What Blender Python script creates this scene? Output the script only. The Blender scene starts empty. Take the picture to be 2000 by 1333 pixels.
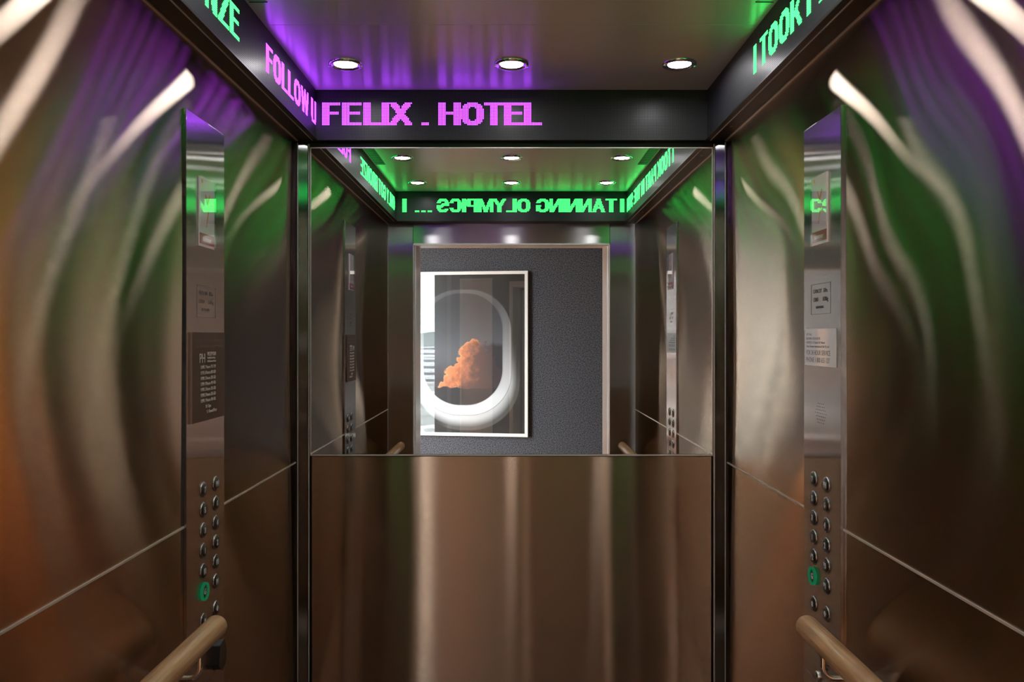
import bpy, math, random
from math import sin, cos, pi, radians, sqrt
from mathutils import Vector, Matrix
random.seed(7)
S = bpy.context.scene
C = S.collection

# ------------------------------------------------------------------ camera
# metres; camera stands in the landing at y=0, the lift car runs from y=.76 to y=2.70
cam_d = bpy.data.cameras.new('camera'); cam = bpy.data.objects.new('camera', cam_d); C.objects.link(cam)
cam.location = (0, 0, 1.5); cam.rotation_euler = (pi/2, 0, 0)
cam_d.sensor_width = 36; cam_d.lens = 36*1600/2000
cam_d.shift_x = 0.0005; cam_d.shift_y = -0.00325
cam_d.clip_start = 0.02; cam_d.clip_end = 3000
S.camera = cam

# ------------------------------------------------------------------ world, view
W = bpy.data.worlds.new('sky'); S.world = W; W.use_nodes = True
bg = W.node_tree.nodes['Background']
bg.inputs['Color'].default_value = (.93, .97, 1, 1)
bg.inputs['Strength'].default_value = 26.0
S.view_settings.view_transform = 'Standard'; S.view_settings.look = 'None'
S.view_settings.exposure = 0.0; S.view_settings.gamma = 1.0
S.view_settings.use_curve_mapping = False
cy = S.cycles
cy.max_bounces = 14; cy.glossy_bounces = 12; cy.diffuse_bounces = 5; cy.transparent_max_bounces = 12; cy.transmission_bounces = 4
cy.use_denoising = True; cy.sample_clamp_indirect = 12; cy.blur_glossy = 0.0

DOWNLIGHT = 66.0      # brightness of the nine downlight lenses
LED_PURPLE = (0.38, 0.045, 1.0, 6.6)
LED_GREEN = (0.05, 1.0, 0.15, 4.6)

# daylight enters the landing through its window: guide sampling there
pl = bpy.data.lights.new('window_daylight', 'AREA'); pl.shape = 'RECTANGLE'; pl.size = 1.5; pl.size_y = 2.4
pl.cycles.is_portal = True
po = bpy.data.objects.new('window_daylight', pl); C.objects.link(po)
po.location = (-2.22, .42, 1.27); po.rotation_euler = (radians(-90), 0, 0)

# ------------------------------------------------------------------ materials
def mat(name):
    m = bpy.data.materials.new(name); m.use_nodes = True
    nt = m.node_tree; nt.nodes.clear()
    out = nt.nodes.new('ShaderNodeOutputMaterial')
    return m, nt, out
def N(nt, t, **kw):
    n = nt.nodes.new(t)
    for k, v in kw.items():
        if k in n.inputs: n.inputs[k].default_value = v
        else: setattr(n, k, v)
    return n
def L(nt, a, b): nt.links.new(a, b)
def c4(c): return (c[0], c[1], c[2], 1)

def pbr(name, col, rough=.5, metal=0.0, noise=0.0, nscale=40, bump=0.0, bscale=200, spec=.5, stretch=(1,1,1), col2=None, coat=0):
    m, nt, out = mat(name)
    b = N(nt, 'ShaderNodeBsdfPrincipled')
    b.inputs['Base Color'].default_value = c4(col); b.inputs['Roughness'].default_value = rough
    b.inputs['Metallic'].default_value = metal; b.inputs['Specular IOR Level'].default_value = spec
    b.inputs['Coat Weight'].default_value = coat
    L(nt, b.outputs[0], out.inputs[0])
    tc = N(nt, 'ShaderNodeTexCoord'); mp = N(nt, 'ShaderNodeMapping'); mp.inputs['Scale'].default_value = stretch
    L(nt, tc.outputs['Object'], mp.inputs['Vector'])
    if noise or col2:
        n = N(nt, 'ShaderNodeTexNoise'); n.inputs['Scale'].default_value = nscale; n.inputs['Detail'].default_value = 5
        L(nt, mp.outputs[0], n.inputs['Vector'])
        r = N(nt, 'ShaderNodeValToRGB'); L(nt, n.outputs['Fac'], r.inputs[0])
        r.color_ramp.elements[0].position = .32; r.color_ramp.elements[1].position = .68
        a = c4([max(0, x*(1-noise)) for x in col]); d = c4(col2 if col2 else [x*(1+noise) for x in col])
        r.color_ramp.elements[0].color = a; r.color_ramp.elements[1].color = d
        L(nt, r.outputs[0], b.inputs['Base Color'])
    if bump:
        n2 = N(nt, 'ShaderNodeTexNoise'); n2.inputs['Scale'].default_value = bscale; n2.inputs['Detail'].default_value = 3
        L(nt, mp.outputs[0], n2.inputs['Vector'])
        bp = N(nt, 'ShaderNodeBump'); bp.inputs['Strength'].default_value = bump; bp.inputs['Distance'].default_value = .002
        L(nt, n2.outputs['Fac'], bp.inputs['Height']); L(nt, bp.outputs[0], b.inputs['Normal'])
    return m

def steel(name, col, rough, aniso, grain, dirt=.06, second=0.0, rough2=.5, gs=None):
    """brushed steel: reflections stretch across the brushing direction 'grain' (object space axis)"""
    m, nt, out = mat(name)
    g = N(nt, 'ShaderNodeBsdfAnisotropic'); g.distribution = 'BECKMANN'
    g.inputs['Color'].default_value = c4(col); g.inputs['Anisotropy'].default_value = aniso
    g.inputs['Roughness'].default_value = rough
    v = N(nt, 'ShaderNodeCombineXYZ'); v.inputs[0].default_value, v.inputs[1].default_value, v.inputs[2].default_value = grain
    vt = N(nt, 'ShaderNodeVectorTransform'); vt.vector_type = 'VECTOR'; vt.convert_from = 'OBJECT'; vt.convert_to = 'WORLD'
    L(nt, v.outputs[0], vt.inputs[0]); L(nt, vt.outputs[0], g.inputs['Tangent'])
    # fine brushing lines vary the tint a little
    tc = N(nt, 'ShaderNodeTexCoord'); mp = N(nt, 'ShaderNodeMapping')
    mp.inputs['Scale'].default_value = tuple(6 if abs(a) > .5 else 500 for a in grain)
    n = N(nt, 'ShaderNodeTexNoise'); n.inputs['Scale'].default_value = 1.0; n.inputs['Detail'].default_value = 2
    L(nt, tc.outputs['Object'], mp.inputs['Vector']); L(nt, mp.outputs[0], n.inputs['Vector'])
    r = N(nt, 'ShaderNodeValToRGB'); L(nt, n.outputs['Fac'], r.inputs[0])
    r.color_ramp.elements[0].color = c4([x*(1-dirt) for x in col]); r.color_ramp.elements[1].color = c4([min(1, x*(1+dirt)) for x in col])
    L(nt, r.outputs[0], g.inputs['Color'])
    last = g.outputs[0]
    if second:
        g2 = N(nt, 'ShaderNodeBsdfAnisotropic'); g2.distribution = 'GGX'; g2.inputs['Color'].default_value = c4(col)
        g2.inputs['Roughness'].default_value = rough2; g2.inputs['Anisotropy'].default_value = .4
        L(nt, vt.outputs[0], g2.inputs['Tangent'])
        mx = N(nt, 'ShaderNodeMixShader'); mx.inputs[0].default_value = second
        L(nt, last, mx.inputs[1]); L(nt, g2.outputs[0], mx.inputs[2]); last = mx.outputs[0]
    L(nt, last, out.inputs[0])
    return m

def emis(name, col, strength):
    m, nt, out = mat(name)
    e = N(nt, 'ShaderNodeEmission'); e.inputs[0].default_value = c4(col); e.inputs[1].default_value = strength
    L(nt, e.outputs[0], out.inputs[0]); return m

def glass_pane(name, ior=1.52, tint=(1,1,1), gain=1.0):
    m, nt, out = mat(name)
    t = N(nt, 'ShaderNodeBsdfTransparent'); t.inputs[0].default_value = c4(tint)
    g = N(nt, 'ShaderNodeBsdfAnisotropic'); g.inputs['Roughness'].default_value = 0.0; g.inputs['Color'].default_value = (1,1,1,1)
    f = N(nt, 'ShaderNodeFresnel'); f.inputs[0].default_value = ior
    mu = N(nt, 'ShaderNodeMath'); mu.operation = 'MULTIPLY'; mu.inputs[1].default_value = gain; mu.use_clamp = True
    ge = N(nt, 'ShaderNodeNewGeometry'); iv = N(nt, 'ShaderNodeMath'); iv.operation = 'SUBTRACT'; iv.inputs[0].default_value = 1.0
    L(nt, ge.outputs['Backfacing'], iv.inputs[1]); m2 = N(nt, 'ShaderNodeMath'); m2.operation = 'MULTIPLY'
    L(nt, f.outputs[0], m2.inputs[0]); L(nt, iv.outputs[0], m2.inputs[1]); L(nt, m2.outputs[0], mu.inputs[0])
    mx = N(nt, 'ShaderNodeMixShader'); L(nt, mu.outputs[0], mx.inputs[0]); L(nt, t.outputs[0], mx.inputs[1]); L(nt, g.outputs[0], mx.inputs[2])
    L(nt, mx.outputs[0], out.inputs[0]); return m

STEELC = (.44, .345, .27)
M = {}
M['wall_y'] = steel('brushed_steel_side', STEELC, .17, .88, (0,1,0))
M['wall_x'] = steel('brushed_steel_back', (.56, .40, .29), .20, .88, (1,0,0))
M['front_z'] = steel('brushed_steel_upright', (.50,.48,.45), .30, .87, (0,0,1))
M['front_x'] = steel('brushed_steel_header', (.62,.60,.60), .30, .70, (1,0,0))
M['cop'] = steel('brushed_steel_panel', (.60,.57,.55), .16, .80, (0,0,1), dirt=.02, second=.15, rough2=.45)
M['post'] = steel('polished_corner_steel', (.34,.345,.36), .16, .6, (0,0,1))
M['chrome'] = pbr('bright_chrome', (.85,.85,.86), .12, 1)
M['trim'] = pbr('satin_trim', (.80,.76,.73), .4, .6)
M['soffit'] = pbr('dark_bronze_soffit', (.03,.025,.021), .4, .4)
M['black'] = pbr('black_gap', (.006,.006,.007), .5)
M['blackplastic'] = pbr('black_plastic', (.012,.012,.014), .3)
M['ceiling'] = None
M['mirror'] = pbr('mirror_silver', (.90,.92,.915), 0.0, 1)
M['carfloor'] = pbr('brown_car_floor', (.08,.045,.026), .45, noise=.2, nscale=8)
M['wood'] = pbr('pale_timber_rail', (.48,.25,.12), .33, noise=.2, nscale=10, stretch=(14,.6,14), col2=(.62,.38,.21), coat=.3)
M['felt'] = pbr('grey_felt', (.055,.057,.068), .95, noise=.75, nscale=120, spec=.1, col2=(.15,.153,.172))
M['paint'] = pbr('grey_paint', (.30,.30,.31), .6)
M['darkpaint'] = pbr('charcoal_paint', (.055,.052,.05), .5)
M['whitepaint'] = pbr('white_paint', (.78,.78,.78), .45)
M['lobbyfloor'] = pbr('warm_carpet', (.62,.27,.10), .8, noise=.2, nscale=30)
M['addeddoor'] = pbr('orange_added_door', (.62,.26,.10), .45, noise=.18, nscale=6, stretch=(6,6,.6))
M['jamb'] = pbr('satin_jamb', (.88,.88,.88), .3, 0)
M['frame'] = pbr('white_frame', (.93,.92,.89), .4)
M['glass'] = glass_pane('picture_glass', gain=2.4)
M['window_glass'] = glass_pane('window_glass', tint=(.96,.98,.98))
M['lens'] = emis('downlight_lens', (1,.985,1), DOWNLIGHT)
M['purple'] = emis('purple_led', LED_PURPLE[:3], LED_PURPLE[3])
M['green'] = emis('green_led', LED_GREEN[:3], LED_GREEN[3])
M['button'] = pbr('dark_chrome_button', (.38,.37,.36), .12, 1)
M['buttonface'] = pbr('dark_button_face', (.03,.028,.027), .35)
M['symbol'] = pbr('white_symbol', (.72,.72,.76), .5)
M['lit_ring'] = emis('lit_green_ring', (.008,.11,.043), 1.0)
M['engraved'] = pbr('engraved_ink', (.07,.065,.065), .6)
M['brownplate'] = pbr('brown_anodised', (.085,.04,.028), .6, noise=.05, nscale=200)
M['plateedge'] = pbr('pink_brown_edge', (.38,.24,.2), .35, .4)
M['lightink'] = pbr('pale_ink', (.62,.55,.52), .5)
M['braille'] = pbr('brown_raised_dots', (.19,.11,.085), .4)
M['sticker'] = pbr('white_sticker', (.82,.84,.88), .18, coat=.6)
M['ink'] = pbr('grey_ink', (.14,.15,.19), .5)
M['poster'] = pbr('pink_card', (.93,.80,.85), .12, noise=.06, nscale=6, coat=1)
M['acrylic'] = glass_pane('acrylic_sheet', ior=1.49, gain=1.6)
M['magenta'] = pbr('magenta_band', (.42,.035,.10), .2)
M['orange'] = pbr('orange_ink', (.70,.30,.06), .3)

# dim LED lattice of the unlit display
def led_panel_mat():
    m, nt, out = mat('led_lattice')
    tc = N(nt, 'ShaderNodeTexCoord'); sx = N(nt, 'ShaderNodeSeparateXYZ'); L(nt, tc.outputs['Object'], sx.inputs[0])
    sq = []
    for k in (0, 2):
        a = N(nt, 'ShaderNodeMath'); a.operation = 'MULTIPLY'; a.inputs[1].default_value = 200.0; L(nt, sx.outputs[k], a.inputs[0])
        b = N(nt, 'ShaderNodeMath'); b.operation = 'FRACT'; L(nt, a.outputs[0], b.inputs[0])
        d = N(nt, 'ShaderNodeMath'); d.operation = 'SUBTRACT'; d.inputs[1].default_value = .5; L(nt, b.outputs[0], d.inputs[0])
        e = N(nt, 'ShaderNodeMath'); e.operation = 'POWER'; e.inputs[1].default_value = 2; L(nt, d.outputs[0], e.inputs[0]); sq.append(e)
    s = N(nt, 'ShaderNodeMath'); s.operation = 'ADD'; L(nt, sq[0].outputs[0], s.inputs[0]); L(nt, sq[1].outputs[0], s.inputs[1])
    lt = N(nt, 'ShaderNodeMath'); lt.operation = 'LESS_THAN'; lt.inputs[1].default_value = .09; L(nt, s.outputs[0], lt.inputs[0])
    b = N(nt, 'ShaderNodeBsdfPrincipled')
    mx = N(nt, 'ShaderNodeMixRGB'); L(nt, lt.outputs[0], mx.inputs[0]); mx.inputs[1].default_value = (.004,.004,.005,1); mx.inputs[2].default_value = (.036,.037,.048,1)
    L(nt, mx.outputs[0], b.inputs['Base Color'])
    mr = N(nt, 'ShaderNodeMapRange'); L(nt, lt.outputs[0], mr.inputs[0]); mr.inputs[3].default_value = .6; mr.inputs[4].default_value = .30
    L(nt, mr.outputs[0], b.inputs['Roughness']); b.inputs['Specular IOR Level'].default_value = .6
    L(nt, b.outputs[0], out.inputs[0]); return m
M['led'] = led_panel_mat()

def ceiling_mat():
    m, nt, out = mat('satin_ceiling')
    d = N(nt, 'ShaderNodeBsdfDiffuse'); d.inputs[0].default_value = (.90,.88,.87,1)
    g = N(nt, 'ShaderNodeBsdfAnisotropic'); g.distribution = 'GGX'; g.inputs['Color'].default_value = (1,.98,.97,1)
    g.inputs['Roughness'].default_value = .32; g.inputs['Anisotropy'].default_value = .55
    v = N(nt, 'ShaderNodeCombineXYZ'); v.inputs[0].default_value = 1; L(nt, v.outputs[0], g.inputs['Tangent'])
    mx = N(nt, 'ShaderNodeMixShader'); mx.inputs[0].default_value = .5
    L(nt, d.outputs[0], mx.inputs[1]); L(nt, g.outputs[0], mx.inputs[2]); L(nt, mx.outputs[0], out.inputs[0]); return m
M['ceiling'] = ceiling_mat()

# ------------------------------------------------------------------ mesh helpers
class MB:
    def __init__(s): s.v = []; s.f = []; s.sm = []
    def add(s, vs, fs, smooth=False):
        o = len(s.v); s.v += [tuple(p) for p in vs]
        for f in fs: s.f.append([i+o for i in f]); s.sm.append(smooth)
        return s
    def box(s, x0, x1, y0, y1, z0, z1):
        vs = [(x0,y0,z0),(x1,y0,z0),(x1,y1,z0),(x0,y1,z0),(x0,y0,z1),(x1,y0,z1),(x1,y1,z1),(x0,y1,z1)]
        return s.add(vs, [(0,3,2,1),(4,5,6,7),(0,1,5,4),(1,2,6,5),(2,3,7,6),(3,0,4,7)])
    def prism(s, pts, y0, y1):
        """polygon in local x,z extruded along y (y0 front, y1 back)"""
        n = len(pts); vs = [(x,y0,z) for x,z in pts]+[(x,y1,z) for x,z in pts]
        return s.add(vs, [tuple(range(n)), tuple(range(2*n-1,n-1,-1))]+[(i,(i+1)%n,n+(i+1)%n,n+i) for i in range(n)])
    def poly_z(s, pts, z0, z1):
        n = len(pts); vs = [(x,y,z0) for x,y in pts]+[(x,y,z1) for x,y in pts]
        return s.add(vs, [tuple(range(n-1,-1,-1)), tuple(range(n,2*n))]+[(i,(i+1)%n,n+(i+1)%n,n+i) for i in range(n)])
    def lathe(s, prof, mtx, seg=32, cap=True):
        """profile [(r,h)] around +Z of mtx"""
        vs = []; fs = []
        for r, h in prof:
            for k in range(seg):
                a = 2*pi*k/seg; vs.append(mtx @ Vector((r*cos(a), r*sin(a), h)))
        for i in range(len(prof)-1):
            for k in range(seg):
                a = i*seg+k; b = i*seg+(k+1)%seg; fs.append((a, b, b+seg, a+seg))
        s.add(vs, fs, True)
        if cap:
            s.add([vs[k] for k in range(seg)][::-1], [tuple(range(seg))]); s.add(vs[-seg:], [tuple(range(seg))])
        return s
    def tube(s, pts, r, seg=14):
        pts = [Vector(p) for p in pts]; vs = []; fs = []; prev = None
        for i, p in enumerate(pts):
            t = (pts[min(i+1, len(pts)-1)]-pts[max(i-1, 0)]).normalized()
            if prev is None:
                a = t.cross(Vector((0,0,1)));  a = a if a.length > .05 else t.cross(Vector((1,0,0)))
            else: a = prev - t*prev.dot(t)
            a.normalize(); prev = a; b = t.cross(a)
            rr = r[i] if isinstance(r, (list, tuple)) else r
            for k in range(seg):
                an = 2*pi*k/seg; vs.append(p+a*(rr*cos(an))+b*(rr*sin(an)))
        n = len(pts)
        for i in range(n-1):
            for k in range(seg): fs.append((i*seg+k, i*seg+(k+1)%seg, (i+1)*seg+(k+1)%seg, (i+1)*seg+k))
        s.add(vs, fs, True); s.add(vs[:seg][::-1], [tuple(range(seg))]); s.add(vs[-seg:], [tuple(range(seg))])
        return s
    def build(s, name, m, parent=None, bevel=0):
        me = bpy.data.meshes.new(name); me.from_pydata(s.v, [], s.f); me.validate()
        if len(me.polygons) == len(s.sm): me.polygons.foreach_set('use_smooth', s.sm)
        me.materials.append(m); me.update()
        o = bpy.data.objects.new(name, me); C.objects.link(o)
        if parent: o.parent = parent
        if bevel:
            b = o.modifiers.new('bevel', 'BEVEL'); b.width = bevel; b.segments = 2; b.limit_method = 'ANGLE'
        return o
def tag(o, label=None, cat=None, group=None, kind=None):
    for k, v in (('label',label),('category',cat),('group',group),('kind',kind)):
        if v: o[k] = v
    return o
def empty(name, loc, rz=0):
    o = bpy.data.objects.new(name, None); C.objects.link(o); o.location = loc; o.rotation_euler = (0,0,rz); o.empty_display_size = .1; return o
def structure(o, label): return tag(o, label, None, None, 'structure')
FACE = Matrix(((1,0,0,0),(0,0,-1,0),(0,1,0,0),(0,0,0,1)))      # local Z axis -> -Y (towards the viewer of a wall plate)
def face_at(x, z, y=0): return Matrix.Translation((x, y, z)) @ FACE
def text(name, s, x, z, size, m, parent, y=0, align='LEFT', sx=1.0, ext=.0004, space=1.0, bold=0):
    cu = bpy.data.curves.new(name, 'FONT'); cu.body = s; cu.size = size; cu.align_x = align; cu.extrude = ext; cu.space_character = space; cu.offset = bold
    tmp = bpy.data.objects.new('tmp', cu); C.objects.link(tmp)
    dg = bpy.context.evaluated_depsgraph_get(); dg.update()
    me = bpy.data.meshes.new_from_object(tmp.evaluated_get(dg)); me.name = name
    bpy.data.objects.remove(tmp); bpy.data.curves.remove(cu)
    me.transform(Matrix.Translation((x, y-ext, z)) @ FACE @ Matrix.Diagonal((sx,1,1,1)))
    me.materials.clear(); me.materials.append(m)
    o = bpy.data.objects.new(name, me); C.objects.link(o); o.parent = parent; return o

# ------------------------------------------------------------------ building shell of the car
HS = 2.145          # underside of the LED bulkhead
def bulge_panel(name, x, y0, y1, z0, z1, side, amp, seed, parent):
    """slightly oil-canned brushed sheet facing the car interior; side = -1 left wall, +1 right wall"""
    rnd = random.Random(seed); ny, nz = 150, 84
    K = [(rnd.uniform(.4, 2.4), rnd.uniform(.3, 1.6), rnd.uniform(0, 6.28), rnd.uniform(0, 6.28), rnd.uniform(.4, 1)) for _ in range(6)]
    vs = []
    for j in range(nz+1):
        for i in range(ny+1):
            u, v = i/ny, j/nz; y = y0+(y1-y0)*u; z = z0+(z1-z0)*v
            e = (sin(pi*u)**.8)*(sin(pi*v)**.7)
            d = sin(pi*u)*sin(pi*v)*.9
            for a, b, p, q, w in K: d += w*.33*sin(a*2*pi*(y)+p)*cos(b*2*pi*z+q)
            vs.append((x-side*amp*e*d, y, z))
    fs = []
    for j in range(nz):
        for i in range(ny):
            a = j*(ny+1)+i; q = (a, a+1, a+ny+2, a+ny+1)
            fs.append(q if side < 0 else q[::-1])
    # returned edges give the sheet its thickness
    b = MB(); b.add(vs, fs, True)
    t = side*.012
    b.box(min(x+side*.001,x+t), max(x+side*.001,x+t), y0+.0005, y1-.0005, z0+.0005, z1-.0005)
    return b.build(name, M['wall_y'], parent)

for side, nm in ((-1, 'wall_left'), (1, 'wall_right')):
    X = side*.70
    root = MB().box(min(X+side*.02, X+side*.06), max(X+side*.02, X+side*.06), .76, 2.76, 0, 2.36).build(nm, M['black'])
    structure(root, 'brushed steel side wall of the lift car')
    ymid = 1.84
    bulge_panel('upper_panel', X, .765, 2.655, 1.097, HS, side, .0018 if side < 0 else .0013, 11 if side < 0 else 23, root)
    bulge_panel('lower_panel', X, .765, 2.655, .08, 1.093, side, .0014, 5, root)
    x0, x1 = sorted((X-side*.002, X+side*.004))
    MB().box(x0, x1, .765, 2.655, 1.0930, 1.0970).build('joint_strip', M['trim'], root)
    x0, x1 = sorted((X-side*.004, X+side*.006))
    MB().box(x0, x1, .765, 2.672, HS-.004, HS-.0005).build('top_bead', M['trim'], root)
    MB().box(min(X+side*.006, X+side*.019), max(X+side*.006, X+side*.019), 2.655, 2.70, 0, 2.14).build('shadow_gap', M['black'], root)
    x0, x1 = sorted((X-side*.010, X+side*.002))
    MB().box(x0, x1, .765, 2.66, 0.0, .078).build('kick_plate', M['trim'], root)

# back wall
root = MB().box(-.76, .76, 2.72, 2.76, 0, 2.36).build('wall_back', M['black']); structure(root, 'back wall of the lift car, steel below the mirror')
MB().box(-.658, .658, 2.70, 2.7195, .08, 1.108).build('lower_panel', M['wall_x'], root)
MB().box(-.76, .76, 2.706, 2.7195, 1.108, 2.31).build('backing_panel', M['black'], root)
MB().box(-.66, .66, 2.692, 2.70, 0.0, .078).build('kick_plate', M['trim'], root)

# corner posts, chamfered polished steel with two bright edge beads
for side, n in ((-1, 1), (1, 2)):
    pts = [(side*.697, 2.676), (side*.669, 2.699), (side*.669, 2.706), (side*.706, 2.706), (side*.706, 2.676)]
    if side > 0: pts = pts[::-1]
    p = MB().poly_z(pts, 0, 2.138).build('trim_%d' % n, M['post']); structure(p, 'polished corner post beside the mirror')
    MB().box(*sorted((side*.6965, side*.6995)), 2.6725, 2.676, 0, 2.138).build('edge_bead', M['trim'], p)
    MB().box(*sorted((side*.6655, side*.6685)), 2.696, 2.6995, 0, 2.138).build('edge_bead', M['trim'], p)

# mirror
mir = empty('wall_mirror', (0, 2.70, 1.112)); tag(mir, 'wide frameless mirror with thin steel edging on the upper back wall', 'mirror')
mir_g = MB().box(-.6605, .6605, -.002, .004, .004, 1.012); mir_g.build('mirror_glass', M['mirror'], mir)
fr = MB(); fr.box(-.6625, .6625, -.005, .004, 1.012, 1.015); fr.box(-.6625, -.6605, -.005, .004, 0.002, 1.012); fr.box(.6605, .6625, -.005, .004, 0.002, 1.012); fr.box(-.6625, .6625, -.005, .004, -.001, .003)
fr.build('edge_frame', M['trim'], mir)

# front wall of the car: return panels, header
root = MB().box(-.76, -.556, .70, .745, 0, 2.36).build('wall_front', M['black'])
structure(root, 'front wall of the lift car around the doorway')
g = MB().box(.556, .76, .70, .745, 0, 2.36).box(-.556, .556, .70, .745, 2.035, 2.36); g.build('backing_panel', M['black'], root)
def sheet_front(x0, x1, seed):
    rnd = random.Random(seed); ph = rnd.uniform(-.4, .4); b = MB(); nx, nz = 16, 120; vs = []
    for j in range(nz+1):
        for i in range(nx+1):
            u, v = i/nx, j/nz; z = .08+(HS-.08)*v
            d = .0035*sin(pi*u)*(1+.3*sin(z*3+ph))
            vs.append((x0+(x1-x0)*u, .76-.0035+d, z))
    fs = []
    for j in range(nz):
        for i in range(nx):
            a = j*(nx+1)+i; fs.append((a, a+nx+1, a+nx+2, a+1))
    b.add(vs, fs, True); b.box(x0, x1, .745, .7565, .08, HS); return b.build('return_panel', M['front_z'], root)
sheet_front(-.698, -.558, 1); sheet_front(.558, .698, 2)
MB().box(-.555, .555, .745, .76, 2.034, HS).build('header_panel', M['front_x'], root)
MB().box(-.555, .555, .700, .762, 2.026, 2.034).build('header_lip', M['trim'], root)
for s in (-1, 1):
    MB().box(*sorted((s*.5545, s*.5575)), .700, .7615, 0, 2.026).build('door_edge_bead', M['trim'], root)
    MB().box(*sorted((s*.6985, s*.6998)), .758, .764, 0, HS).build('corner_bead', M['trim'], root)

# LED bulkhead soffits
def ringsoff():
    b = MB()
    b.box(-.70, -.632, .762, 2.70, 2.145, 2.1495); b.box(.632, .70, .762, 2.70, 2.145, 2.1495)
    b.box(-.632, .632, 2.672, 2.70, 2.145, 2.1495); b.box(-.632, .632, .762, .868, 2.145, 2.1495)
    return b
sf = ringsoff().build('trim_3', M['soffit']); structure(sf, 'dark bronze soffit running under the display bands')
b = MB()
for s in (-1, 1): b.box(*sorted((s*.6485, s*.6497)), .87, 2.672, 2.1415, 2.145)
b.build('soffit_bead', M['trim'], sf)
for x, y in ((.672, 2.50), (-.672, 1.3), (.672, 1.2), (.62, .81)):
    MB().lathe([(.0045,0),(.0045,.0015),(.002,.003)], Matrix.Translation((x, y, 2.145)) @ Matrix.Rotation(pi,4,'X'), 12).build('screw', M['chrome'], sf)
b = MB(); b.box(-.70, -.6515, .745, 2.72, 2.1495, 2.36); b.box(.6515, .70, .745, 2.72, 2.1495, 2.36); b.box(-.6515, .6515, 2.6915, 2.72, 2.1495, 2.36); b.box(-.6515, .6515, .745, .8485, 2.1495, 2.36)
b.build('bulkhead_backing', M['black'], sf)

# ceiling in three sheets with fine seams
root = MB().box(-.76, .76, .70, 2.76, 2.32, 2.36).build('ceiling', M['black']); structure(root, 'satin metal ceiling of the lift car')
for y0, y1 in ((.865, 1.388), (1.3905, 2.118), (2.1205, 2.676)):
    MB().box(-.6395, .6395, y0, y1, 2.31, 2.3195).build('ceiling_sheet', M['ceiling'], root)
b = MB()
for s in (-1, 1):
    for k in range(30):
        y = 1.972 - k*.0138
        b.box(*sorted((s*.588, s*.632)), y, y+.0035, 2.3085, 2.3102)
o = b.build('vent_slots', M['black'], root)

# floor of the car
fl = MB().box(-.76, .76, .62, 2.76, -.04, 0).build('floor', M['carfloor']); structure(fl, 'brown floor of the lift car')

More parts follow.
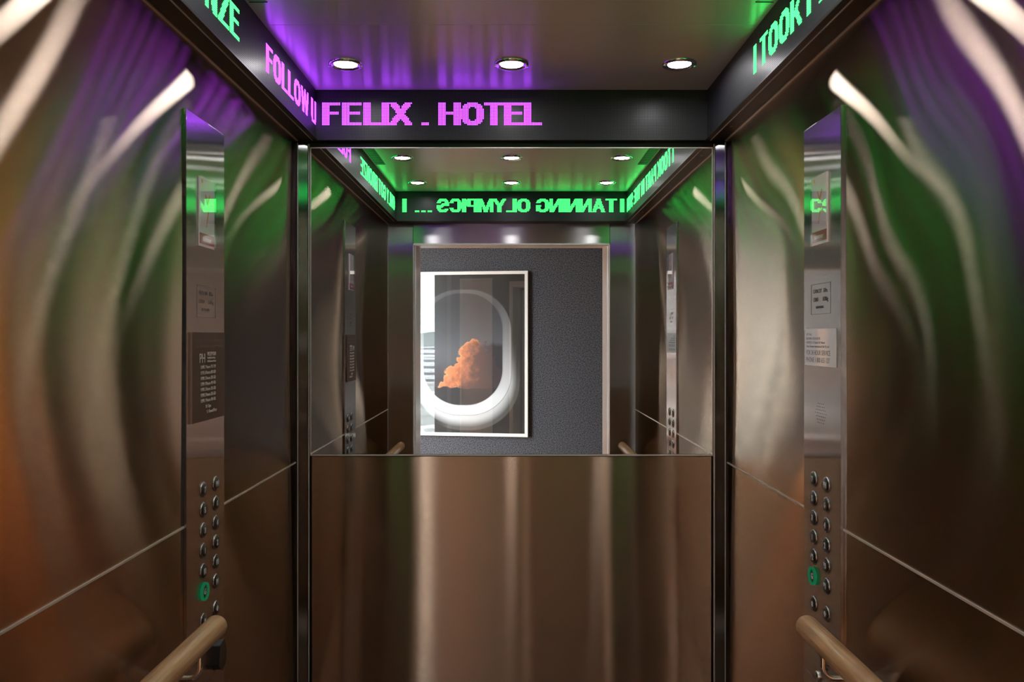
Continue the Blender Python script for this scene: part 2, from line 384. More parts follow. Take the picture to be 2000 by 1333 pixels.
# ------------------------------------------------------------------ LED displays
P = .005
def rect(c0, c1, r0, r1): return lambda c, r: c0 <= c <= c1 and r0 <= r <= r1
def ring(w, cut=None, t=4.6, tt=2.6):
    def f(c, r):
        cx, cyy = (w-1)/2, 7.0
        o = (abs(c-cx)/(w/2))**2.5+(abs(r-cyy)/7.6)**2.5 <= 1
        i = (abs(c-cx)/(w/2-t))**2.2+(abs(r-cyy)/(7.6-tt))**2.2 < 1
        return o and not i and not (cut and cut(c, r))
    return f
def diag(ca, cb, wd=5, r0=0, r1=14):
    return lambda c, r: r0 <= r <= r1 and abs(c-(ca+(cb-ca)*(r-r0)/(r1-r0))) <= wd/2
def gl(ch):
    T, Bm, Md = (0, 1), (13, 14), (6, 7)
    if ch == 'F': return 12, [rect(0,4,0,14), rect(0,11,0,1), rect(0,10,6,7)]
    if ch == 'E': return 13, [rect(0,4,0,14), rect(0,12,0,1), rect(0,11,6,7), rect(0,12,13,14)]
    if ch == 'L': return 12, [rect(0,4,0,14), rect(0,11,13,14)]
    if ch == 'I': return 5, [rect(0,4,0,14)]
    if ch == '.': return 5, [rect(0,4,13,14)]
    if ch == 'T': return 13, [rect(0,12,0,1), rect(4,8,0,14)]
    if ch == 'H': return 15, [rect(0,4,0,14), rect(10,14,0,14), rect(0,14,6,7)]
    if ch == 'X': return 15, [diag(2,12.5), diag(12,1.5)]
    if ch == 'O': return 15, [ring(15)]
    if ch == 'G': return 15, [ring(15, lambda c, r: c > 8 and 4.5 < r < 7.5), rect(9,14,7,8), rect(10,14,7,13)]
    if ch == 'C': return 14, [ring(14, lambda c, r: c > 8 and 4.5 < r < 9.5)]
    if ch == 'S': return 14, [ring(14, lambda c, r: (c > 6 and 4 < r < 7) or (c < 7 and 7 < r < 10.5)), diag(4,10,6,5,9)]
    if ch == 'U': return 14, [rect(0,4,0,11), rect(9,13,0,11), lambda c, r: 11 < r <= 14 and (r-11)*.6 <= c <= 13-(r-11)*.6 and (r > 12 or c < 5 or c > 8)]
    if ch == 'N': return 14, [rect(0,3.5,0,14), rect(10,13,0,14), diag(2.5,10.5,4.4)]
    if ch == 'M': return 17, [rect(0,3.5,0,14), rect(13,16,0,14), diag(2.5,8,4,0,14), diag(13.5,8,4,0,14)]
    if ch == 'W': return 18, [diag(1.5,5,4), diag(9,5.2,3.4), diag(9,12.6,3.4), diag(16.5,13,4)]
    if ch == 'K': return 15, [rect(0,4,0,14), diag(13,5,4.6,0,8), diag(6.5,12.8,4.6,6,14)]
    if ch == 'Y': return 14, [diag(1.5,6.5,4.6,0,8), diag(12,7,4.6,0,8), rect(4.5,9,7,14)]
    if ch == 'P': return 13, [rect(0,4,0,14), lambda c, r: c > 3 and r <= 8 and ((r <= 1 or r >= 7) and c <= 11 or 8 <= c <= 12 and 1 <= r <= 7)]
    if ch == 'B': return 14, [rect(0,4,0,14), rect(0,11,0,1), rect(0,11,6,7), rect(0,12,13,14), rect(9,12.5,1,6), rect(9,13,8,13)]
    if ch == 'R': return 14, [rect(0,4,0,14), lambda c, r: c > 3 and r <= 8 and ((r <= 1 or r >= 7) and c <= 11 or 8 <= c <= 12 and 1 <= r <= 7), diag(7.5,11.5,4.6,8,14)]
    if ch == 'A': return 15, [diag(7,2,4.4), diag(7,12,4.4), rect(4,10,9,10)]
    if ch == 'Z': return 14, [rect(0,13,0,1), rect(0,13,13,14), diag(11,2.5,5,1,13)]
    return 5, []
def word_width(w, gap=1): return sum(gl(c)[0]+gap for c in w)-gap
def display(name, loc, rz, ncols, words, label):
    """a strip of dot-matrix display; words = [(text, start column, material, squeeze, gap)]"""
    root = empty(name, loc, rz); tag(root, label, 'display', 'LED display bands under the ceiling')
    MB().box(0, ncols*P, 0, .011, 0, .16).build('display_panel', M['led'], root)
    MB().box(0.0, ncols*P, -.002, .011, -.0005, -.0001).build('bottom_lip', M['trim'], root)
    for w, c0, m, gap, top in words:
        col = c0; b = MB()
        for ch in w:
            wd, fn = gl(ch)
            for c in range(wd):
                for r in range(15):
                    cc = round(col)+c
                    if 0 <= cc < ncols and any(f(c, r) for f in fn):
                        x = (cc+.5)*P; z = .16-(top+r+.5)*P; h = .0016
                        # a tiny raised square LED
                        b.add([(x-h,-.0008,z-h),(x+h,-.0008,z-h),(x+h,-.0008,z+h),(x-h,-.0008,z+h),(x-h,-.0001,z-h),(x+h,-.0001,z-h),(x+h,-.0001,z+h),(x-h,-.0001,z+h)],
                              [(0,1,2,3),(4,5,1,0),(5,6,2,1),(6,7,3,2),(7,4,0,3)])
            col += wd+gap
        b.build('lit_word', m, root)
    return root
display('led_display', (-.64, 2.68, 2.15), 0, 256,
        [('F', 4, M['purple'], 1, 8), ('E', 17, M['purple'], 1, 8), ('L', 31, M['purple'], 1, 8), ('I', 43, M['purple'], 1, 8), ('X', 48, M['purple'], 1, 8),
         ('.', 69, M['purple'], 1, 8), ('HOTEL', 80, M['purple'], 0, 8)],
        'black LED display band above the mirror showing FELIX . HOTEL in purple')
def seq(s, start, m, gap=1, space=6, top=8):
    out = []; c = start
    for w in s.split(' '):
        if w: out.append((w, c, m, gap, top)); c += word_width(w, gap)
        c += space
    return out
display('led_display', (.64, 2.68, 2.15), -pi/2, 364, seq('I TOOK PART IN THE SUN', 103, M['green']),
        'black LED display band on the right side with green letters I TOOK PART')
display('led_display', (.64, .86, 2.15), pi, 256,
        [('I', 3, M['green'], 0, 8)]+seq('TANNING', 11, M['green'], 0)+seq('OLYMPICS', 107, M['green'], 0)+[('.', 216, M['green'], 1, 8), ('.', 223, M['green'], 1, 8), ('.', 230, M['green'], 1, 8), ('I', 244, M['green'], 1, 8)],
        'black LED display band above the doorway, seen in the mirror, green TANNING OLYMPICS')
wg = word_width('ONLY')+6+word_width('GOT')+6+word_width('BRONZE')
display('led_display', (-.64, .86, 2.15), pi/2, 364, seq('ONLY GOT BRONZE', 213-wg, M['green'])+seq('FOLLOW', 255, M['purple'])+[('U', 351, M['purple'], 1, 8)],
        'black LED display band on the left side with green BRONZE and purple FOLLOW U')

# ------------------------------------------------------------------ downlights
def downlight(x, y, label):
    r = empty('ceiling_downlight', (x, y, 2.31)); tag(r, label, 'ceiling light', 'recessed downlights in the lift ceiling')
    dn = Matrix.Rotation(pi, 4, 'X')
    MB().lathe([(.0335,0),(.0335,.0035),(.044,.0075),(.050,.005),(.0505,.0)], dn, 40, cap=False).build('bezel', M['chrome'], r)
    MB().lathe([(.0332,0),(.0332,.0028),(.030,.0036),(.0,.004)], dn, 32, cap=False).build('lens', M['lens'], r)
    for k in range(2):
        a = k*pi+.1; MB().box(-.004+.0455*cos(a), .004+.0455*cos(a), -.003+.0455*sin(a), .003+.0455*sin(a), -.0095, -.006).build('spring_clip', M['chrome'], r)
rows = [(2.42, 'nearest the mirror'), (1.72, 'in the middle row'), (1.13, 'nearest the doorway')]
cols = [(-.49, 'left'), (0.0, 'centre'), (.496, 'right')]
for y, rn in rows:
    for x, cn in cols: downlight(x, y, 'round chrome rimmed ceiling downlight, %s one of the row %s' % (cn, rn))

# ------------------------------------------------------------------ control panels
def control_panel(side, loc, rz, w, colA, colB, z0, dz, zal, zdoor, label):
    """local x to the viewer's right, -y into the car"""
    root = empty('control_panel', loc, rz); tag(root, label, 'lift control panel', 'tall steel lift control panels')
    zz = lambda z: 1.5+(z-1.5)*1.0058
    z0, dz, zal, zdoor = zz(z0), dz*1.0058, zz(zal), zz(zdoor)
    ztop = 1.990
    MB().box(0, w, -.006, -.0005, .12, ztop).build('faceplate', M['cop'], root, bevel=.0008)
    e = MB()
    if side < 0: e.box(-.0018, -.0002, -.006, -.0005, .12, ztop)
    else: e.box(w+.0002, w+.0022, -.0065, -.0005, .12, ztop)
    e.build('edge_strip', M['post'], root)
    FY = -.006
    # engraved capacity plate
    if side < 0: x0, x1, zb, zt = .058, .172, 1.546, 1.617
    else: x0, x1, zb, zt = .047, .162, 1.553, 1.622
    b = MB(); t = .0006
    for (a, bb, c, d) in ((x0,x1,zt-t,zt),(x0,x1,zb,zb+t),(x0,x0+t,zb,zt),(x1-t,x1,zb,zt)): b.box(a, bb, FY-.0004, FY+.0002, c, d)
    pl = b.build('capacity_engraving', M['engraved'], root)
    text('engraved_text', 'CAPACITY  15Prs', x0+.014, zt-.021, .0135, M['engraved'], pl, FY, sx=.82, ext=.0002)
    text('engraved_text', 'LOAD        1150kg', x0+.014, zt-.040, .0135, M['engraved'], pl, FY, sx=.82, ext=.0002)
    text('engraved_text', 'NO SMOKING', x0+.030, zt-.056, .0085, M['engraved'], pl, FY, sx=.85, ext=.0002)
    # buttons
    keys = [(colA, z0-k*dz, s) for k, s in enumerate(['7','5','3','1','P2','G'])]+[(colB, z0-k*dz, s) for k, s in enumerate(['PH','6','4','2','P3','P1'])]+[(colA, zal, 'bell'), (colB, zdoor, 'open')]
    for x, z, s in keys:
        m4 = face_at(x, z, FY)
        lit = s == 'G'
        b = MB().lathe([(.0183,0),(.0183,.0012),(.0165,.0034),(.0138,.0038)], m4, 32, cap=True)
        bt = b.build('button', M['button'], root)
        MB().lathe([(.0134,.0036),(.0130,.0043),(.006,.0046),(0,.0046)], m4, 28, cap=False).build('button_face', M['buttonface'], bt)
        if lit:
            MB().lathe([(.0185,.0002),(.0202,.001),(.0206,.0060),(.0194,.0078),(.0172,.0076),(.0160,.0036)], m4, 40, cap=False).build('lit_ring', M['lit_ring'], bt)
        yy = FY-.0046
        if s == 'bell':
            bb = MB().prism([(x+px*.0062, z+pz*.0062) for px, pz in [(-1,-.7),(1,-.7),(.7,-.3),(.6,.4),(.3,.9),(-.3,.9),(-.6,.4),(-.7,-.3)]], yy-.0005, yy)
            bb.prism([(x-.0015,z-.0065),(x+.0015,z-.0065),(x+.0015,z-.0049),(x-.0015,z-.0049)], yy-.0005, yy)
            bb.build('bell_symbol', M['symbol'], bt)
        elif s == 'open':
            bb = MB()
            for q in (-1, 1):
                pts = [(x+q*.0018, z+.0062), (x+q*.0072, z), (x+q*.0018, z-.0062)]
                bb.prism(pts if q < 0 else pts[::-1], yy-.0005, yy)
            bb.prism([(x-.0006,z-.0065),(x+.0006,z-.0065),(x+.0006,z+.0065),(x-.0006,z+.0065)], yy-.0005, yy)
            bb.build('door_open_symbol', M['symbol'], bt)
        else:
            text('button_symbol', s, x, z-.0062, .0175, M['symbol'], bt, yy, align='CENTER', sx=.82 if len(s) > 1 else 1, ext=.0003, bold=.0005)
    # lower hatch seam and key switch
    b = MB().box(.02, w-.012, FY-.0003, FY+.0003, .718, .7195); b.build('hatch_seam', M['engraved'], root)
    m4 = face_at(w*.42, .735 if side > 0 else .70, FY)
    MB().lathe([(.011,0),(.011,.004),(.0085,.006),(0,.006)], m4, 24, cap=False).build('key_switch', M['chrome'], root)
    if side > 0:
        b = MB()
        for r in range(-3, 4):
            for c in range(-3, 4):
                q = c+(r % 2)*.5
                if q*q+r*r*.8 < 10.5:
                    b.lathe([(.0011,0),(.0011,.0004)], face_at(.105+q*.0105, 1.33+r*.0072, FY), 8)
        b.build('speaker_holes', M['black'], root)
        b = MB()
        for k in range(5): b.prism([(.118, .80-k*.009),(.150,.80-k*.009+.006),(.150,.803-k*.009+.006),(.118,.803-k*.009)], FY-.0006, FY+.0002)
        b.build('vent_slots', M['black'], root)
    else:
        b = MB().prism([(.142,.742),(.160,.725),(.182,.735),(.188,.765),(.174,.792),(.150,.785)], FY-.020, FY)
        b.build('black_knob', M['blackplastic'], root, bevel=.002)
    return root
control_panel(-1, (-.70, 1.749, 0), pi/2, .230, .0945, .172, 1.160, .0456, .866, .869,
              'tall steel lift control panel on the left wall with the brown directory above its buttons')
control_panel(1, (.70, 1.944, 0), -pi/2, .217, .065, .141, 1.178, .0443, .893, .895,
              'tall steel lift control panel on the right wall with a white service sticker')

# brown directory sign
d = empty('directory_sign', (-.6938, 1.767, 1.313), pi/2); tag(d, 'brown metal floor directory on the left control panel, PH RECEPTION in white letters', 'sign')
MB().box(0, .200, -.0050, 0, 0, .199).build('plate', M['brownplate'], d)
MB().box(-.0022, -.0002, -.0050, 0, 0, .199).build('plate_edge', M['plateedge'], d)
b = MB()
for row in range(4):
    for k in range(46):
        if random.random() < .62: b.lathe([(.0011,0),(.0009,.0006)], face_at(.018+k*.0036+(.0013 if row % 2 else 0), .181-(row//2)*.013-(row % 2)*.003, -.0050), 6)
b.build('braille', M['braille'], d)
text('large_text', 'PH', .040, .131, .030, M['lightink'], d, -.0050, sx=.95)
text('sign_text', 'RECEPTION', .088, .146, .0125, M['lightink'], d, -.0050, sx=.8)
text('sign_text', 'Poolside bar dining', .088, .139, .0066, M['lightink'], d, -.0050, sx=.95)
text('sign_text', '& Conference Room', .088, .1315, .0066, M['lightink'], d, -.0050, sx=.95)
for k, s in enumerate(['7 Rooms 701-719','6 Rooms 601-620','5 Rooms 501-520','4 Rooms 401-420','3 Rooms 301-320','2 Rooms 201-220','1 Rooms 101-112']):
    text('sign_text', 'LEVEL '+s, .048, .1175-k*.0125, .0105, M['lightink'], d, -.0050, sx=.86)
text('sign_text', 'P2  Gym', .078, .0285, .0105, M['lightink'], d, -.0050, sx=.86)
text('sign_text', 'G  Ground Floor', .084, .0165, .0105, M['lightink'], d, -.0050, sx=.86)

# white service sticker
d = empty('service_sticker', (.6936, 1.935, 1.4360), -pi/2); tag(d, 'silver white service sticker with phone number on the right control panel', 'sticker')
MB().box(0, .187, -.0008, 0, 0, .084).build('sticker_sheet', M['sticker'], d)
for s, z, sz in (('LIFT No.1', .069, .0085), ('BUILDING: FELIX HOTEL', .0595, .0078), ('ADDRESS: 121 Baxter Rd, Mascot', .0505, .0078), ('Direct Elevator International Lifts Pty Ltd', .0415, .0078)):
    text('sticker_text', s, .010, z, sz, M['ink'], d, -.0008, sx=1.05, ext=.0001)
text('sticker_text', 'FOR 24 HOUR SERVICE', .010, .0245, .0158, M['ink'], d, -.0008, sx=.90, ext=.0001)
text('sticker_text', 'PHONE 1 800 655 127', .010, .008, .0158, M['ink'], d, -.0008, sx=.94, ext=.0001)

# small posters behind clear acrylic
def poster(loc, rz, label):
    d = empty('framed_notice', loc, rz); tag(d, label, 'poster', 'small pink notices on the control panels')
    MB().box(0, .092, -.003, 0, 0, .155).build('card', M['poster'], d)
    MB().box(.003, .089, -.0034, -.003, .006, .030).build('magenta_band', M['magenta'], d)
    b = MB(); b.prism([(.034,.118),(.038,.120),(.050,.100),(.046,.098)], -.0036, -.003); b.prism([(.060,.122),(.064,.121),(.051,.098),(.047,.099)], -.0036, -.003)
    b.prism([(.040,.046),(.043,.046),(.056,.082),(.0525,.084)], -.0036, -.003); b.prism([(.012,.142),(.020,.142),(.020,.150),(.012,.150)], -.0034, -.003)
    b.build('orange_mark', M['orange'], d)
    text('notice_text', 'summer', .018, .013, .016, M['poster'], d, -.0034, sx=1.0, ext=.0001)
    MB().box(-.001, .093, -.0062, -.0042, -.001, .156).build('acrylic_cover', M['acrylic'], d)
poster((-.6936, 1.813, 1.704), pi/2, 'upright pink notice under clear acrylic on the left control panel')
poster((.6936, 1.884, 1.710), -pi/2, 'upright pink notice under clear acrylic on the right control panel')

# ------------------------------------------------------------------ handrails
def handrail(side, label):
    r = empty('handrail', (side*.62, 0, .894)); tag(r, label, 'handrail', 'round timber handrails')
    R = .0233; pts = []; rad = []
    for k in range(7): a = k/6*pi/2; pts.append((0, .80+R*(1-sin(a))*1.0*.5, 0)); rad.append(max(.001, R*sin(a)*.0+R*sqrt(max(0, 1-(1-k/6)**2))))
    pts = []; rad = []
    for k in range(9): u = k/8; pts.append((0, .80+.012*u, 0)); rad.append(max(.002, R*sqrt(1-(1-u)**2)))
    for k in range(1, 12): pts.append((0, .812+(1.718-.812)*k/12, 0)); rad.append(R)
    for k in range(9): u = k/8; pts.append((0, 1.718+.014*u, 0)); rad.append(max(.002, R*sqrt(1-u*u)))
    MB().tube(pts, rad, 28).build('rail', M['wood'], r)
    for y in (1.63, .92):
        p = [(0, y, -.020)]; p += [(0, y, -.045)]
        for k in range(7):
            a = k/6*pi/2; p.append((side*(.022-.022*cos(a)), y, -.050-.022*sin(a)))
        p.append((side*.076, y, -.072))
        b = MB().tube(p, .0055, 12).build('bracket', M['chrome'], r)
        MB().lathe([(.022,0),(.022,.003),(.018,.005),(0,.005)], Matrix.Translation((side*.079, y, -.072)) @ Matrix.Rotation(-side*pi/2, 4, 'Y'), 24, cap=False).build('flange', M['chrome'], b)
    return r
handrail(-1, 'round pale timber handrail on chrome brackets along the left wall')
handrail(1, 'round pale timber handrail on chrome brackets along the right wall')

# ------------------------------------------------------------------ landing (behind the camera, seen in the mirror)
# landing doorway frame
jf = empty('landing_door_frame', (0, .50, 0)); structure(jf, 'bright steel landing door frame'); jf.name = 'door_1'
for s in (-1, 1):
    MB().box(*sorted((s*.560, s*.60)), -.15, .10, 0, 2.052).build('jamb', M['jamb'], jf)
    MB().box(*sorted((s*.562, s*.63)), .125, .175, 0, 2.06).build('sliding_door', M['front_z'], jf)
MB().box(-.60, .60, -.15, .10, 2.052, 2.11).build('head', M['jamb'], jf)
MB().box(-.62, .62, .125, .19, 2.045, 2.30).build('door_track', M['black'], jf)
MB().box(-.60, .60, -.15, .12, -.02, .002).build('sill', M['trim'], jf)

# landing walls; the opposite felt wall is turned about 8.6 degrees
wl = MB(); wl.box(-1.40, -.60, .35, .60, 0, 2.6); wl.box(.60, 2.3, .35, .60, 0, 2.6); wl.box(-.60, .60, .35, .60, 2.11, 2.6)
o = wl.build('wall_landing', M['darkpaint']); structure(o, 'dark wall of the landing around the lift doorway')
MB().box(-1.32, -1.27, .342, .3495, 0, 2.6).build('pale_cover_strip', M['paint'], o)
o = MB().box(-1.46, -1.40, .35, 3.2, 0, 2.6).box(-1.40,-.77,.60,.64,0,2.6).box(.77,2.3,.60,.64,0,2.6).build('wall_shaft', M['darkpaint']); structure(o, 'side of the lift shaft')
ang = math.atan(.151)
fw = empty('wall_felt', (0, -1.55, 0), ang); structure(fw, 'grey felt wall opposite the lift')
MB().box(-3.5, .262, -.08, 0, 0, 2.6).build('felt_panel', M['felt'], fw)
MB().box(.2628, 2.6, -.08, 0, 0, 2.6).build('felt_panel', M['felt'], fw)
dr = MB().box(-2.25, -1.28, 0.0005, .03, 0, 2.15).build('added_door', M['addeddoor'], None)  # unseen door, added so the side wall picks up an orange reflection
dr.location = (0, -1.55, 0); dr.rotation_euler = (0, 0, ang); structure(dr, 'unseen orange door added on the landing for its reflection in the steel')
MB().lathe([(.012,0),(.012,.05),(.02,.055),(0,.07)], Matrix.Translation((-1.38,.03,1.0)) @ Matrix.Rotation(-pi/2,4,'X'), 16, cap=False).build('added_door_handle', M['chrome'], dr)
o = MB().box(-3.5, 2.6, -2.4, .35, 2.6, 2.66).box(-3.5,-1.40,.35,.6,2.6,2.66).build('ceiling_landing', pbr('warm_white_paint', (.62,.56,.51), .6)); structure(o, 'landing ceiling')
o = MB().box(-3.5, 2.6, -2.4, .62, -.06, 0).build('floor_landing', M['lobbyfloor']); structure(o, 'warm brown landing floor')
o = MB().box(-3.5, -3.42, -2.4, .6, 0, 2.6).build('wall_landing_left', M['whitepaint']); structure(o, 'left end wall of the landing')
o = MB().box(2.3, 2.38, -2.4, .6, 0, 2.6).build('wall_landing_right', M['darkpaint']); structure(o, 'right end wall of the landing')

# warm fill lamps, added to brighten the landing floor and the steel
M['fill_lens'] = emis('warm_fill_lens', (1,.78,.58), 40)
for x, y, w in ((-.9, -.62, 'left'), (.9, -.5, 'right')):
    r = empty('added_landing_lamp', (x, y, 2.6)); tag(r, 'round warm fill lamp added in the landing ceiling, the one further %s' % w, 'ceiling light', 'added landing fill lamps')
    dn = Matrix.Rotation(pi, 4, 'X')
    MB().lathe([(.055,0),(.055,.004),(.066,.008),(.070,.0)], dn, 32, cap=False).build('bezel', M['chrome'], r)
    MB().lathe([(.054,0),(.054,.003),(.0,.004)], dn, 32, cap=False).build('lens', M['fill_lens'], r)

# white service cupboard door beside the lift
dd = MB().box(-1.135, -.82, .338, .3495, .02, 2.12).build('door_3', M['whitepaint']); structure(dd, 'narrow white riser door with a yellow sign')
b = MB().box(-1.165, -1.138, .332, .3495, 0, 2.15).box(-.817, -.79, .332, .3495, 0, 2.15).box(-1.138, -.817, .332, .3495, 2.123, 2.15); b.build('door_frame', M['whitepaint'], dd)
MB().box(-1.01, -.95, .336, .338, 1.42, 1.46).build('warning_sign', pbr('yellow_sign', (.65,.5,.05), .4), dd)
MB().lathe([(.008,0),(.008,.02),(.014,.024),(0,.03)], Matrix.Translation((-.86,.338,1.45)) @ Matrix.Rotation(pi/2,4,'X'), 14, cap=False).build('door_knob', M['chrome'], dd)

# window on the same side, its pane and frame
wf = MB().box(-3.42, -3.36, .36, .44, 0, 2.6).box(-1.475, -1.46, .36, .41, 0, 2.6).box(-3.36, -1.475, .36, .44, 2.5, 2.6).box(-3.36, -1.475, .36, .44, 0, .08).build('window_1', M['darkpaint'])
structure(wf, 'tall landing window with dark frame looking over the city')
MB().box(-3.36, -1.475, .398, .404, .08, 2.5).build('pane', M['window_glass'], wf)

# ------------------------------------------------------------------ framed photograph on the felt wall
PW, PH_ = 1.10, 1.40
pic = empty('framed_picture', (0, -1.55, 0), ang); tag(pic, 'large white framed photograph of an orange cloud through an aircraft window, on grey felt wall', 'picture')
ux = lambda x: x/cos(ang)
px0, px1 = ux(-.968), ux(.143); pz0, pz1 = .664, 2.063
fwid = .026
b = MB(); b.box(px0, px1, .002, .045, pz1-fwid, pz1); b.box(px0, px1, .002, .045, pz0, pz0+fwid); b.box(px0, px0+fwid, .002, .045, pz0+fwid, pz1-fwid); b.box(px1-fwid, px1, .002, .045, pz0+fwid, pz1-fwid)
b.build('frame', M['frame'], pic)
MB().box(px0+fwid, px1-fwid, .036, .039, pz0+fwid, pz1-fwid).build('glazing', M['glass'], pic)

def hash2(i, j): 
    n = math.sin(i*127.1+j*311.7)*43758.5453; return n-math.floor(n)
def vnoise(x, y):
    i, j = math.floor(x), math.floor(y); u, v = x-i, y-j; u = u*u*(3-2*u); v = v*v*(3-2*v)
    return (hash2(i,j)*(1-u)+hash2(i+1,j)*u)*(1-v)+(hash2(i,j+1)*(1-u)+hash2(i+1,j+1)*u)*v
def fbm(x, y, o=4):
    s = 0; a = .5
    for k in range(o): s += a*vnoise(x, y); x *= 2.03; y *= 2.03; a *= .5
    return s
def mixc(a, b, t): t = max(0, min(1, t)); return tuple(p+(q-p)*t for p, q in zip(a, b))
def rr(x, y, cx, cyy, hw, hh, r):
    qx, qy = abs(x-cx)-hw+r, abs(y-cyy)-hh+r
    return math.hypot(max(qx, 0), max(qy, 0))+min(max(qx, qy), 0)-r
PUFF = [(686,872,36),(660,892,36),(700,900,40),(650,930,34),(690,945,50),(640,965,44),(612,985,44),(660,995,60),(720,980,62),(590,1012,36),(572,1030,26),(556,1042,16),(760,1000,50),(735,930,40)]
def ss(d, w=2.0): return max(0.0, min(1.0, .5-d/w))
def art(x, y):
    """colour of the print at picture coordinates (x right, y down)"""
    d_in = rr(x, y, 640, 877, 163, 233, 150)
    d_ring = rr(x, y, 643, 890, 196, 262, 175)
    d_out = rr(x, y, 648, 915, 212, 285, 195)
    d_rim = rr(x, y, 652, 925, 222, 290, 205)
    lo = max(0, min(1, (y-690)/400))
    # cabin wall
    c = mixc((36,32,29), (50,46,42), fbm(x*.01, y*.004)*1.2-.2)
    c = mixc(c, (20,18,17), max(0, 1-d_out/60)*lo*.6)
    low = max(0, min(1, (y-900)/110)); c = mixc(c, (84,82,78), ss(d_rim)*low*max(0, min(1, (x-520)/60)))
    # moulded outer reveal, fading out upwards
    sh = mixc((205,208,210), (96,98,98), max(0, (d_out+34)/34)**1.5)
    c = mixc(c, sh, ss(d_out, 4)*max(0, min(1, (y-820)/190)))
    c = mixc(c, (70,72,74), max(0, 1-abs(d_ring)/2.2)*low)
    # white inner ring
    rc = mixc((92,92,95), (226,230,234), max(0, min(1, lo*.9+.12*(x > 700)*lo+.03-max(0, 8-abs(d_in+0))/60)))
    c = mixc(c, rc, ss(d_ring))
    k = ss(d_in)
    if k > 0:
        s_ = mixc((44,44,46), (92,94,101), (y-650)/230)
        s_ = mixc(s_, (66,66,74), max(0, fbm(x*.012, y*.02)*2-1))
        if y > 920: s_ = mixc(s_, (66,58,62), (y-920)/90)
        s_ = mixc(s_, (48,44,50), max(0, min(1, (x-720+fbm(y*.05, 2)*40)/40))*max(0, min(1, (y-862+fbm(x*.05, 7)*30)/18)))
        best = min(math.hypot(x-p, y-q)-r for p, q, r in PUFF)
        wob = (fbm(x*.075, y*.075, 5)-.5)*30
        pa, pb, prd = min(PUFF, key=lambda p: math.hypot(x-p[0], y-p[1])-p[2])
        sh3 = (-(x-pa)*.8-(y-pb)*.6)/prd
        m = ss(best+wob, 3)
        if m > 0 and y < 1046:
            li = 1-max(0, min(1, (x-590-(1040-y)*.32)/85))
            tex = fbm(x*.05+9, y*.05)
            q = mixc((88,58,54), (224,134,84), li*.8+sh3*.22*(.3+li)+(tex-.5)*1.3)
            q = mixc(q, (246,176,120), max(0, 1+(best+wob)/9)*li)
            if x > 700: q = mixc(q, (62,50,54), (x-700)/60)
            s_ = mixc(s_, q, m)
        hor = 1028+fbm(x*.03, 3)*24-abs(x-640)*.03
        s_ = mixc(s_, mixc((44,38,43), (32,29,33), (y-hor)/60), ss(hor-y, 4))
        c = mixc(c, s_, k)
    return c
nx, nz = 300, 390
b = MB(); X0, X1, Z0, Z1 = px0+fwid, px1-fwid, pz0+fwid, pz1-fwid
vs = [(X0+(X1-X0)*i/nx, .02, Z0+(Z1-Z0)*j/nz) for j in range(nz+1) for i in range(nx+1)]
# seen from the lift (towards -y) world -x is on the left of the MIRRORED view, so picture x runs with world x
fs = [(j*(nx+1)+i, (j+1)*(nx+1)+i, (j+1)*(nx+1)+i+1, j*(nx+1)+i+1) for j in range(nz) for i in range(nx)]
b.add(vs, fs); b.box(X0, X1, .002, .0195, Z0, Z1)
m, nt, out = mat('photo_print')
at = N(nt, 'ShaderNodeVertexColor'); at.layer_name = 'print'
bs = N(nt, 'ShaderNodeBsdfPrincipled'); bs.inputs['Roughness'].default_value = .5
L(nt, at.outputs[0], bs.inputs['Base Color']); L(nt, bs.outputs[0], out.inputs[0])
pr = b.build('photo_print', m, pic)
ca = pr.data.color_attributes.new('print', 'FLOAT_COLOR', 'POINT')
data = []
nv = len(pr.data.vertices)
for k, v in enumerate(pr.data.vertices):
    if k < (nx+1)*(nz+1):
        i, j = k % (nx+1), k//(nx+1)
        c = art(385+(895-385)*i/nx, 566+(1225-566)*(1-j/nz))
    else: c = (40,38,36)
    data += [(x/255)**2.2 for x in c]+[1]
ca.data.foreach_set('color', data)

# ------------------------------------------------------------------ city outside the window
G0 = -25
gnd = MB().box(-700, 250, 5, 1400, G0-1, G0).build('ground_outside', pbr('grey_ground', (.20,.20,.19), .9, noise=.4, nscale=.05)); tag(gnd, 'grey green streets and lots far below the window', 'ground', None, 'structure')
hill = MB(); pts = []
for k in range(61):
    x = -1400+k*35; pts.append((x, G0+34+3*sin(k*.5)+2*sin(k*1.3)+random.uniform(-1, 1)))
hill.prism([(-1400, G0)]+[(p[0], p[1]) for p in pts][::1]+[(700, G0)], 1250, 1400)
ho = hill.build('hills', pbr('hazy_green', (.16,.19,.17), .95)); structure(ho, 'low tree covered hills on the horizon')
bm_w = [pbr('pale_render', (.55,.55,.54), .7), pbr('grey_render', (.33,.34,.35), .7), pbr('white_render', (.75,.75,.74), .7)]
bm_g = pbr('dark_glazing', (.05,.06,.07), .3)
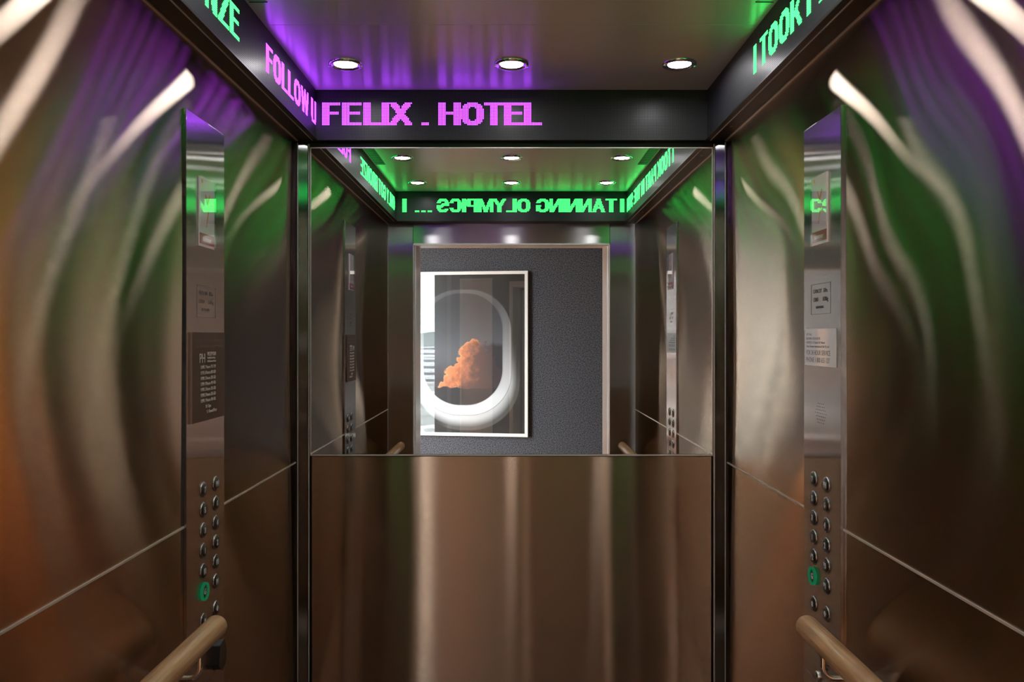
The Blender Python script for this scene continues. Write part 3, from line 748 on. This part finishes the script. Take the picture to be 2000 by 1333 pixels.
def building(k, y, dx, w, d, h, m, label):
    x = -.422*y+dx; o = empty('building', (x, y, G0)); tag(o, label, 'building', 'city buildings beyond the window')
    MB().box(-w/2, w/2, 0, d, 0, h).build('walls', bm_w[m], o)
    MB().box(-w/2-.3, w/2+.3, -.3, d+.3, h, h+.6).build('roof', bm_w[(m+1) % 3], o)
    n = max(1, int(h/3.2))
    b = MB()
    for f in range(n): b.box(-w/2+.6, w/2-.6, -.12, 0, f*h/n+1.2, f*h/n+2.6)
    b.build('window_bands', bm_g, o)
for k, a in enumerate([(430, -2, 9, 12, 15, 0, 'striped office block beyond the landing window, nearest the road'), (455, 9, 14, 10, 9, 2, 'low white block beside the striped office'),
                       (560, -14, 34, 20, 12, 1, 'long grey warehouse behind the striped office'), (690, 12, 60, 30, 13, 2, 'long white shed in the middle distance'),
                       (820, -20, 80, 30, 12, 0, 'pale low building far beyond the window'), (950, 30, 90, 30, 14, 1, 'grey low building near the hills'), (400, 30, 20, 12, 12, 2, 'white block right of the striped office'), (500, -45, 26, 16, 17, 1, 'taller grey block left of the striped office')]):
    building(k, *a)
rd = MB().box(-420, 120, 335, 365, G0, G0+.1).build('road', pbr('pale_road', (.5,.5,.48), .8)); structure(rd, 'pale road far below')
# steel truss just outside
tr = empty('steel_truss', (-8.2, 18, -4)); tag(tr, 'white steel lattice truss outside below the window', 'truss')
a0, a1 = Vector((-6, 4, 0)), Vector((7, -4, 2.2)); off = Vector((0, 0, 1.5)); wd = Vector((.7, 1.1, 0))
mt = pbr('white_steel', (.8,.8,.8), .5)
for o_ in (Vector((0,0,0)), off, wd, wd+off): MB().tube([a0+o_, a1+o_], .06, 8).build('chord', mt, tr)
for k in range(12):
    p = a0.lerp(a1, k/12); q = a0.lerp(a1, (k+1)/12)
    b = MB().tube([p, p+off], .03, 6).tube([p, q+off] if k % 2 else [p+off, q], .03, 6).tube([p+off, q+off+wd], .03, 6).tube([p+wd, q+off+wd] if k % 2 else [p+wd+off, q+wd], .03, 6).tube([p, p+wd], .03, 6)
    b.build('lattice_bar', mt, tr)
